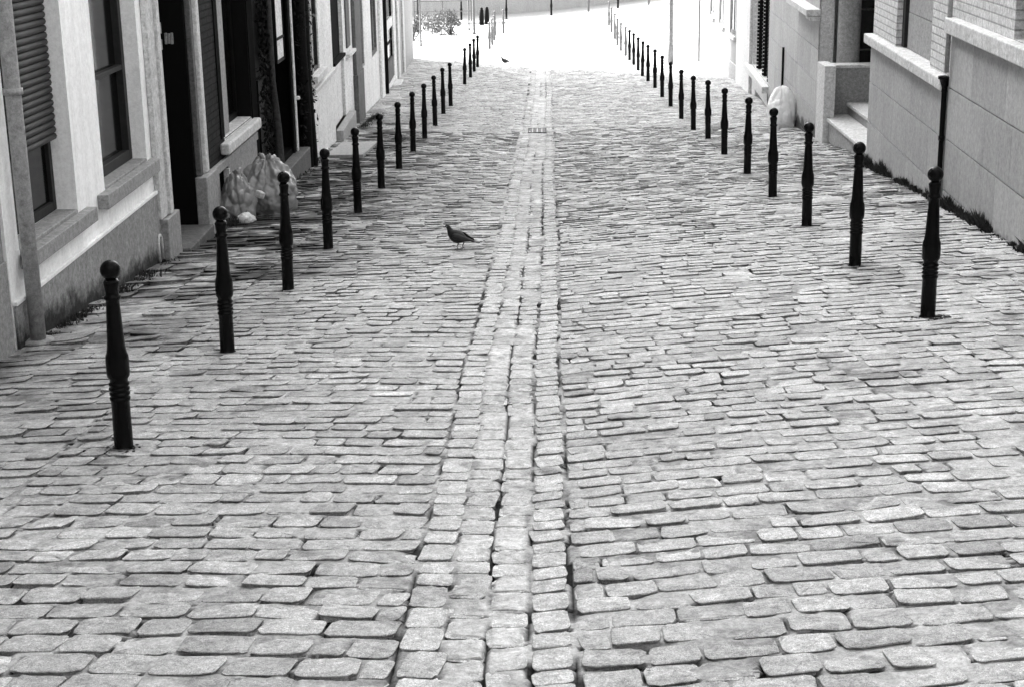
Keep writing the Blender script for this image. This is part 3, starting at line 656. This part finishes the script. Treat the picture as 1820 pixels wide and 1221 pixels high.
# FR far right
h = House(FR2, 38.9, 49.25, ZR, 'white house lit by the sun at the far end of the right row', wallmat='sunstone', ops=[(39.5, 40.55, -3.68, -.8, .06), (41.65, 42.7, -3.62, -.8, .06), (43.7, 44.65, -3.55, -.8, .06)])
for a, c, p in ((39.5, 40.55, -3.68), (41.65, 42.7, -3.62), (43.7, 44.65, -3.55)):
    h.window(a, c, p, -.8, .06, 'stonedk', .1, gm='curtain_or_reflection'); h.part('sill', 'stonelt', [(.003, .07, a-.1, c+.1, p-.1, p-.01)], .01)
h.part('plinth', 'stone', [(.003, .05, 38.95, 49.2, -5.4, -4.35)], .01)
pipe(h.root, FR2, .09, 46.4, -5.1, ZR, .03, 'sunstone')
# ------------------------------------------------------------------ far wall and its street
fw = MB()
for i in range(14):
    x = -14+i*2.4; fw.box(x, x+2.396, 71.5, 71.9, -6.2, -1.9 if x < 20 else -1, tone=rnd.uniform(.93, 1.03))
o = tag(fw.build('boundary_wall', M['farwall'], bevel=.008), 'long pale grey wall closing the far end of the street', 'wall')
def kerbz(x): return gzf(x, 69)
b = MB()
for i in range(26):
    x = -12+i; b.box(x, x+.995, 66.0, 66.2, kerbz(x)-.2, kerbz(x+.5)+.1)
tag(b.build('kerb', M['stonelt'], bevel=.01), kind='structure')

# ------------------------------------------------------------------ lamp post
def lathe_obj(name, prof, m, root, loc=(0, 0, 0), K=16): return MB().lathe(prof, K, *loc).build(name, M[m], root, smooth=True)
px, py = 3.64, 46.13; lr = empty('lamp_post', (px, py, gzf(px, py)), 'grey round lamp post at the far right, standing in the sunlit street', 'lamp post')
lathe_obj('pole', [(.085, -.05), (.085, .5), (.065, .53), (.06, 2.2), (.048, 5.2)], 'postgrey', lr)
MB().tube([(0, 0, 5.1), (-.1, 0, 5.5), (-.5, 0, 5.7), (-.9, 0, 5.72)], .03, 10).build('arm', M['greyiron'], lr, smooth=True)
MB().box(-1.35, -.85, -.11, .11, 5.64, 5.76).build('lamp_head', M['greyiron'], lr, bevel=.03)
# left far poles, bushes, rail
for (x, y, hh, r, lab) in ((-4.26, 54.92, 3.2, .03, 'thin grey sign pole beside the bushes, leftmost of the far poles'), (-2.95, 62.6, 3.4, .03, 'thin grey pole behind the bushes, middle of the far poles'), (-2.66, 60.5, 1.3, .045, 'short pale marker post left of the pale bollards')):
    rt = empty('pole', (x, y, gzf(x, y)), lab, 'pole'); lathe_obj('shaft', [(r*1.6, -.03), (r*1.6, .04), (r, .06), (r, hh-.02), (r*.6, hh)], 'greyiron', rt)
    if hh > 2: MB().box(-.16, .16, -.012, .012, hh-.5, hh-.1).build('sign_plate', M['pale'], rt, bevel=.004)
for i, (x, y) in enumerate(((-2.56, 65.5), (-2.36, 65.9))):
    rt = empty('waste_bin', (x, y, gzf(x, y)), 'dark tapered litter bin in the far street, %s of the pair' % ('left' if i == 0 else 'right and taller'), 'litter bin', 'pair of dark bins')
    lathe_obj('bin_body', [(.1, .0), (.1, .3), (.08, .6), (.06, .62)], 'black', rt); lathe_obj('lid', [(.062, .622), (.066, .64), (.06, .68), (.01, .7)], 'black', rt)
rt = empty('railing', (-4, 66.4, -5.5), 'thin grey rail along the far pavement behind the bushes', 'railing')
b = MB(); b.tube([(-1.4, 0, .92), (1.0, 0, .92)], .022, 8); b.tube([(-1.4, 0, .5), (1.0, 0, .5)], .015, 8); b.build('rail', M['greyiron'], rt)
for x in (-1.38, -.2, .98): MB().tube([(x, 0, -.1), (x, 0, .92)], .025, 8).build('post', M['greyiron'], rt)
def leafcloud(name, pts, size, m, parent=None, seed=1, flat=.6):
    R = random.Random(seed); b = MB()
    for p in pts:
        n = Vector((R.gauss(0, 1), R.gauss(0, 1), R.gauss(0, 1)+flat)).normalized(); t = n.cross(Vector((R.gauss(0, 1), R.gauss(0, 1), .1))).normalized(); u = n.cross(t)
        s = size*R.uniform(.6, 1.3); p = Vector(p)
        b.add([p-t*s, p-u*s*.45+n*s*.1, p+t*s, p+u*s*.45+n*s*.1], [(0, 1, 2, 3)])
    return b.build(name, m, parent, fix=False)
def bush(x, y, w, hh, n, lab, seed, m='leaf2'):
    R = random.Random(seed); rt = empty('bush', (x, y, gzf(x, y)), lab, 'bush', 'bushes at the far left'); pts = []
    cl = [(R.gauss(0, w*.32), R.gauss(0, w*.3), hh*R.uniform(.2, .85), R.uniform(.12, .3)*w) for _ in range(9)]
    while len(pts) < n:
        c = R.choice(cl); v = Vector((R.gauss(0, 1), R.gauss(0, 1), R.gauss(0, 1))).normalized()*c[3]*R.uniform(.55, 1.1); q = (c[0]+v.x, c[1]+v.y, max(.02, c[2]+v.z)); pts.append(q)
    leafcloud('foliage', pts, .045, M[m], rt, seed)
    b = MB()
    for c in cl: b.tube([(0, 0, -.05), (c[0]*.4, c[1]*.4, c[2]*.5), (c[0], c[1], c[2])], [.02, .012, .005], 6)
    b.build('stem', M['bark'], rt)
bush(-3.55, 60.5, 1.3, .8, 1500, 'light bushy shrub right of the sign pole', 3)
bush(-4.75, 57.5, .9, .9, 900, 'darker shrub left of the sign pole', 4)
bush(-4.15, 62.5, 1.2, .6, 900, 'low pale shrub furthest back by the rail', 5)
tr = empty('tree', (-4.9, 61.8, gzf(-4.9, 61.8)), 'small thin-trunked tree at the far left by the rail', 'tree')
MB().tube([(0, 0, -.1), (.05, 0, 1.2), (-.05, .1, 2.4), (.1, 0, 3.6)], [.07, .055, .045, .02], 8).build('trunk', M['bark'], tr)
R_ = random.Random(9); leafcloud('crown', [(R_.gauss(0, .7), R_.gauss(0, .7), 3.4+R_.gauss(0, .55)) for _ in range(1600)], .06, M['leaf2'], tr, 9)

# ------------------------------------------------------------------ climbing plants on the left
def climber(y0, y1, ztop, n, lab, seed, stems, dmax=.1, stem_m='barkdk'):
    R = random.Random(seed); zg = gzf(-3.3, (y0+y1)/2); rt = empty('climbing_plant', (-3.34, (y0+y1)/2, zg), lab, 'climbing plant')
    pts = []
    for _ in range(n):
        z = R.uniform(0, 1)**.8*(ztop-zg)+.05; wv = .8+.35*noise.noise(Vector((z*1.7, seed, 0))); y = R.gauss(0, .38)*(y1-y0)*.75*wv
        pts.append((min(abs(R.gauss(0, .5)), 1)*dmax+.01, max(-(y1-y0)*.52, min((y1-y0)*.52, y)), z))
    leafcloud('foliage', pts, .032, M['leaf'], rt, seed, .1)
    for st in stems: MB().tube([(a, b_, c) for a, b_, c, r in st], [q[3] for q in st], 10).build('stem', M[stem_m], rt, smooth=True)
climber(21.3, 22.3, 3.0, 9000, 'ragged dark climbing plant clinging to the corner left of the white house', 2, [[(.05, -.05, -.05, .12), (.06, -.0, .5, .09), (.04, -.1, 1.2, .1), (.05, -.0, 2, .085), (.04, -.1, 3.4, .09)], [(.05, -.3, -.05, .09), (.06, -.2, .7, .07), (.04, -.32, 1.6, .09), (.05, -.2, 3.4, .08)], [(.04, .12, -.05, .045), (.05, .08, .8, .04), (.04, .12, 2, .03)]])
climber(18.3, 19.0, 3.0, 3000, 'dark climbing plant with a bare curved pale stem beside the black shopfront', 6, [[(.12, .0, -.05, .055), (.16, .05, .35, .05), (.12, .25, .75, .045), (.1, .15, 1.3, .04), (.1, .2, 2.4, .03)]], stem_m='bark')

b = MB(); zz = gzf(-2.95, 23.8)
b.box(-3.22, -2.66, 22.75, 24.9, -.3, .045, tf=lambda x, y, z: (x, y, gzf(x, y)+z))
tag(b.build('stone_slab', M['stone'], bevel=.006), 'worn rectangular stone slab on the ground at the foot of the white house', 'slab')
# ------------------------------------------------------------------ weeds
def weeds(name, pts, lab, seed, hmax=.11, m='weed'):
    R = random.Random(seed); b = MB()
    for (x, y, sx) in pts:
        z = gzf(x, y)-.01; tf_ = noise.noise(Vector((x, y*2.2, 1)))+.7*noise.noise(Vector((x*3, y*9, 4)))
        if tf_ < -.28 and R.random() < .85: continue
        hh = hmax*R.uniform(.3, 1)*(.25+1.1*max(0, .4+tf_)); a = R.uniform(0, 6.28); w_ = .008
        lx, ly = R.gauss(0, .35)*hh, R.gauss(0, .4)*hh
        b.add([(x-w_*math.cos(a), y-w_*math.sin(a), z), (x+w_*math.cos(a), y+w_*math.sin(a), z), (x+lx*.5+w_*math.cos(a)*.8, y+ly*.5+w_*math.sin(a)*.8, z+hh*.6), (x+lx, y+ly, z+hh)], [(0, 1, 2, 3)])
    return tag(b.build(name, M[m], fix=False), lab, 'weeds', kind='stuff')
pts = []
for _ in range(6500):
    y = rnd.uniform(10.5, 18.7)
    if 14.25 < y < 14.5 and rnd.random() < .8: continue
    x = XRt(y)-.03-abs(rnd.gauss(0, .022)); pts.append((x, y, 0))
weeds('weeds', pts, 'dark moss and weeds along the foot of the right ashlar wall', 1, .12)
pts = []
for _ in range(1500):
    y = rnd.uniform(9.9, 13.4); dn = noise.noise(Vector((y*1.9, 4, 2)))
    if dn < -.15: continue
    pts.append((-3.34+abs(rnd.gauss(0, .06))*(1+dn*2), y, 0))
weeds('weeds', pts, 'dark moss patches along the foot of the left roughcast wall', 2, .045)
pts = [(-3.32+abs(rnd.gauss(0, .08)), rnd.choice([rnd.uniform(15.4, 16), rnd.uniform(17.5, 22.6), rnd.uniform(28, 31)]), 0) for _ in range(2500)]
weeds('weeds', pts, 'dark weeds at the foot of the dark brick house and the climbing plants', 3, .07)

# ------------------------------------------------------------------ gutter grate
gx, gy = -.215+goff(27.2), 27.35; rt = empty('drain_grate', (gx, gy, gzf(gx, gy)), 'small dark iron drain grate set in the middle gutter', 'drain grate')
rt.rotation_euler = (math.atan(zL(28)-zL(27)), 0, 0)
b = MB(); W, Ln = .16, .45
b.box(-W, W, -Ln, -Ln+.03, -.05, .016); b.box(-W, W, Ln-.03, Ln, -.05, .016); b.box(-W, -W+.02, -Ln+.03, Ln-.03, -.05, .016); b.box(W-.02, W, -Ln+.03, Ln-.03, -.05, .016)
b.build('frame', M['black'], rt); b = MB()
for i in range(9): y = -Ln+.09+i*.095; b.box(-W+.02, W-.02, y, y+.035, -.02, .013)
for i in range(3): x = -.08+.08*i; b.box(x-.01, x+.01, -Ln+.03, Ln-.03, -.02, .0135)
b.build('bars', M['greyiron'], rt); MB().box(-W+.02, W-.02, -Ln+.03, Ln-.03, -.03, -.006).build('sump', M['soot'], rt)

# ------------------------------------------------------------------ rubbish bags
def bag(name, loc, sx, sy, sz, m, lab, cat, seed, knot=True, facet=.10, sub=6):
    bm = bmesh.new(); bmesh.ops.create_icosphere(bm, subdivisions=sub, radius=1)
    off = Vector((seed*3.1, seed*1.7, 0))
    for v in bm.verts:
        p = v.co.copy(); k = 1+.2*noise.noise(p*1.1+off)+facet*(noise.voronoi(p*1.9+off)[0][1]-noise.voronoi(p*1.9+off)[0][0])
        vd = noise.voronoi(p*2.3+off+Vector((.3, .2, .1))*noise.noise(p*2))[0]; k -= .035*max(0, 1-(vd[1]-vd[0])*3)
        th_ = math.atan2(p.y, p.x); up_ = max(0, p.z+.1); k += .03*up_*math.sin(th_*9+seed+2*noise.noise(p*2))+.03*up_*math.sin(th_*17+seed*2)
        k += .018*abs(noise.noise(Vector((p.x*3, p.y*3, p.z*9))+off*2))
        k += .025*noise.noise(p*9+off)
        z = p.z*k
        if z < -.62: z = -.62+(z+.62)*.15
        v.co = Vector((p.x*k*sx*(1+.12*(-z)), p.y*k*sy*(1+.12*(-z)), (z+.64)*sz))
    for f in bm.faces: f.smooth = True
    me = bpy.data.meshes.new(name); bm.to_mesh(me); bm.free(); me.materials.append(m)
    rt = empty(name, loc, lab, cat); o = bpy.data.objects.new('sack', me); C.objects.link(o); o.parent = rt
    if knot:
        for k in range(2):
            a = seed+k*2.4; b = MB(); top = sz*1.6
            pts = [(0, 0, top-.06), (.02*math.cos(a), .02*math.sin(a), top), (.05*math.cos(a), .05*math.sin(a), top+.05), (.08*math.cos(a), .08*math.sin(a), top+.075)]
            b.tube(pts, [.05, .02, .03, .012], 9); b.build('knot', m, rt, smooth=True)
    return rt
g = gzf
bag('rubbish_bag', (-3.0, 16.75, g(-3.0, 16.75)), .30, .40, .35, M['bagg'], 'translucent grey rubbish bag, the larger one on the right of the left-hand pile', 'rubbish bag', 3, True, .16)
bag('rubbish_bag', (-3.22, 16.15, g(-3.22, 16.15)), .18, .26, .29, M['bagg'], 'crumpled translucent bag of rubble leaning at the cellar opening', 'rubbish bag', 5, True, .2)
b = MB(); R2 = random.Random(4)
bl = empty('rubble', (-3.0, 16.32, g(-3.0, 16.3)), 'pale broken bricks spilling at the front of the rubbish bags', 'rubble')
bb = MB()
for (x, y, z, a) in ((-.16, -.12, .12, .2), (-.08, -.1, .18, .5), (-.0, -.06, .25, .4), (-.2, -.05, .06, .1)):
    t = Matrix.Translation((x, y, z))@Matrix.Rotation(a, 4, 'Y')@Matrix.Rotation(a*2, 4, 'Z')
    bb.box(-.04, .04, -.04, .04, -.035, .035, tf=lambda q, w_, e, t=t: tuple(t@Vector((q, w_, e))), jit=.004)
bb.build('brick', M['stonelt'], bl, bevel=.012)
bag('crumpled_paper', (-3.1, 15.93, g(-3.1, 15.93)), .09, .09, .06, M['litter'], 'small crumpled white litter beside the second left bollard', 'litter', 8, False, .3, 4)
bag('rubbish_bag', (3.93, 26.35, g(3.93, 26.35)), .25, .29, .39, M['bagw'], 'bulging white rubbish bag against the right house wall', 'rubbish bag', 1, False, .12)
# ------------------------------------------------------------------ pigeons
def pigeon(loc, rz, lab, sc=1.0, head=0):
    rt = empty('pigeon', loc, lab, 'pigeon', 'pigeons on the street')
    # body rings along +x (head at +x): centre x,z, half width y, half height z
    S = [(-.105, .098, .006, .004), (-.09, .100, .017, .006), (-.06, .105, .024, .010), (-.035, .110, .034, .022), (-.01, .118, .045, .036), (.025, .127, .052, .047), (.06, .137, .050, .050), (.085, .150, .042, .045), (.103, .168, .031, .034), (.112, .187, .023, .026), (.118, .202, .019, .021), (.124, .214, .0195, .0195), (.131, .220, .019, .018), (.141, .221, .015, .0145), (.149, .219, .008, .008), (.152, .218, .003, .003)]
    K = 16; vs = []; fs = []
    for i, (x, z, wy, hz) in enumerate(S):
        a = S[min(i+1, len(S)-1)]; c = S[max(i-1, 0)]; ang = math.atan2(a[1]-c[1], a[0]-c[0])*.8
        for k in range(K):
            t = k*2*math.pi/K; bl_ = 1+.22*max(0, 1-abs(x-.03)/.09); yy = wy*bl_*math.cos(t); zz = hz*bl_*math.sin(t)
            vs.append((x-zz*math.sin(ang), yy, z+zz*math.cos(ang)))
    for i in range(len(S)-1):
        for k in range(K): fs.append((i*K+k, i*K+(k+1) % K, (i+1)*K+(k+1) % K, (i+1)*K+k))
    fs += [tuple(range(K)), tuple((len(S)-1)*K+k for k in range(K))]
    MB().add(vs, fs).build('body', M['bird'], rt, smooth=True)
    # tail: flat fan
    MB().add([(-.06, -.022, .11), (-.06, .022, .11), (-.165, .028, .084), (-.175, 0, .083), (-.165, -.028, .084), (-.06, -.02, .100), (-.06, .02, .100), (-.165, .026, .079), (-.175, 0, .078), (-.165, -.026, .079)],
             [(0, 1, 2, 3, 4), (9, 8, 7, 6, 5), (0, 4, 9, 5), (1, 6, 7, 2), (2, 7, 8, 3), (3, 8, 9, 4), (0, 5, 6, 1)]).build('tail', M['bird'], rt)
    for s in (-1, 1):
        wv = []; wf = []
        W = [(.078, .145, .012), (.06, .142, .034), (.02, .134, .040), (-.03, .120, .032), (-.075, .108, .018), (-.115, .098, .005)]
        for i, (x, z, hh) in enumerate(W):
            yo = s*(.052+.010*(1-abs(i-1.5)/3)) if i < 4 else s*(.03-.008*(i-4)); 
            for (dy, dz) in ((-.012*s, hh*.85), (.004*s, hh*.4), (.005*s, -hh*.2), (-.006*s, -hh*.75)): wv.append((x, yo+dy, z+dz))
        for i in range(len(W)-1):
            for k in range(3): wf.append((i*4+k, i*4+k+1, (i+1)*4+k+1, (i+1)*4+k))
        o = MB().add(wv, wf).build('wing', M['birdlt'], rt, smooth=True, fix=False); md = o.modifiers.new('s', 'SOLIDIFY'); md.thickness = .006
        lx = .012+.022*s
        MB().tube([(lx-.005, s*.02, .075), (lx-.008, s*.021, .05), (lx+.006, s*.022, .03), (lx+.002, s*.022, .006)], [.014, .007, .004, .004], 8).build('leg', M['birdleg'], rt, smooth=True)
        f = MB()
        for a in (-.5, 0, .5, math.pi): f.tube([(lx+.002, s*.022, .006), (lx+.002+.028*math.cos(a)*(.6 if a > 3 else 1), s*.022+.028*math.sin(a), .003)], [.0035, .0022], 6)
        f.build('foot', M['birdleg'], rt, smooth=True)
        MB().lathe([(.0005, -.003), (.0028, -.001), (.0028, .001), (.0005, .003)], 8, .134, s*.0185, .224).build('eye', M['pale'], rt, smooth=True)
    MB().tube([(.149, 0, .219), (.161, 0, .216), (.172, 0, .210)], [.0055, .004, .0012], 8).build('beak', M['birdleg'], rt, smooth=True)
    for ch in rt.children:
        if ch.name.split('.')[0] not in ('leg', 'foot'): ch.location.z = -.022
    rt.rotation_euler = (0, 0, rz); rt.scale = (sc, sc*1.15, sc*1.08); return rt
x, y = -.735, 13.33; pigeon((x+.0, y, g(x, y)+.004), math.pi-.12, 'dark pigeon walking left on the setts beside the gutter', .93)
x, y = -1.13, 46.5; pigeon((x, y, g(x, y)+.004), math.pi, 'tiny far pigeon standing on the bright setts near the top', 1.0)
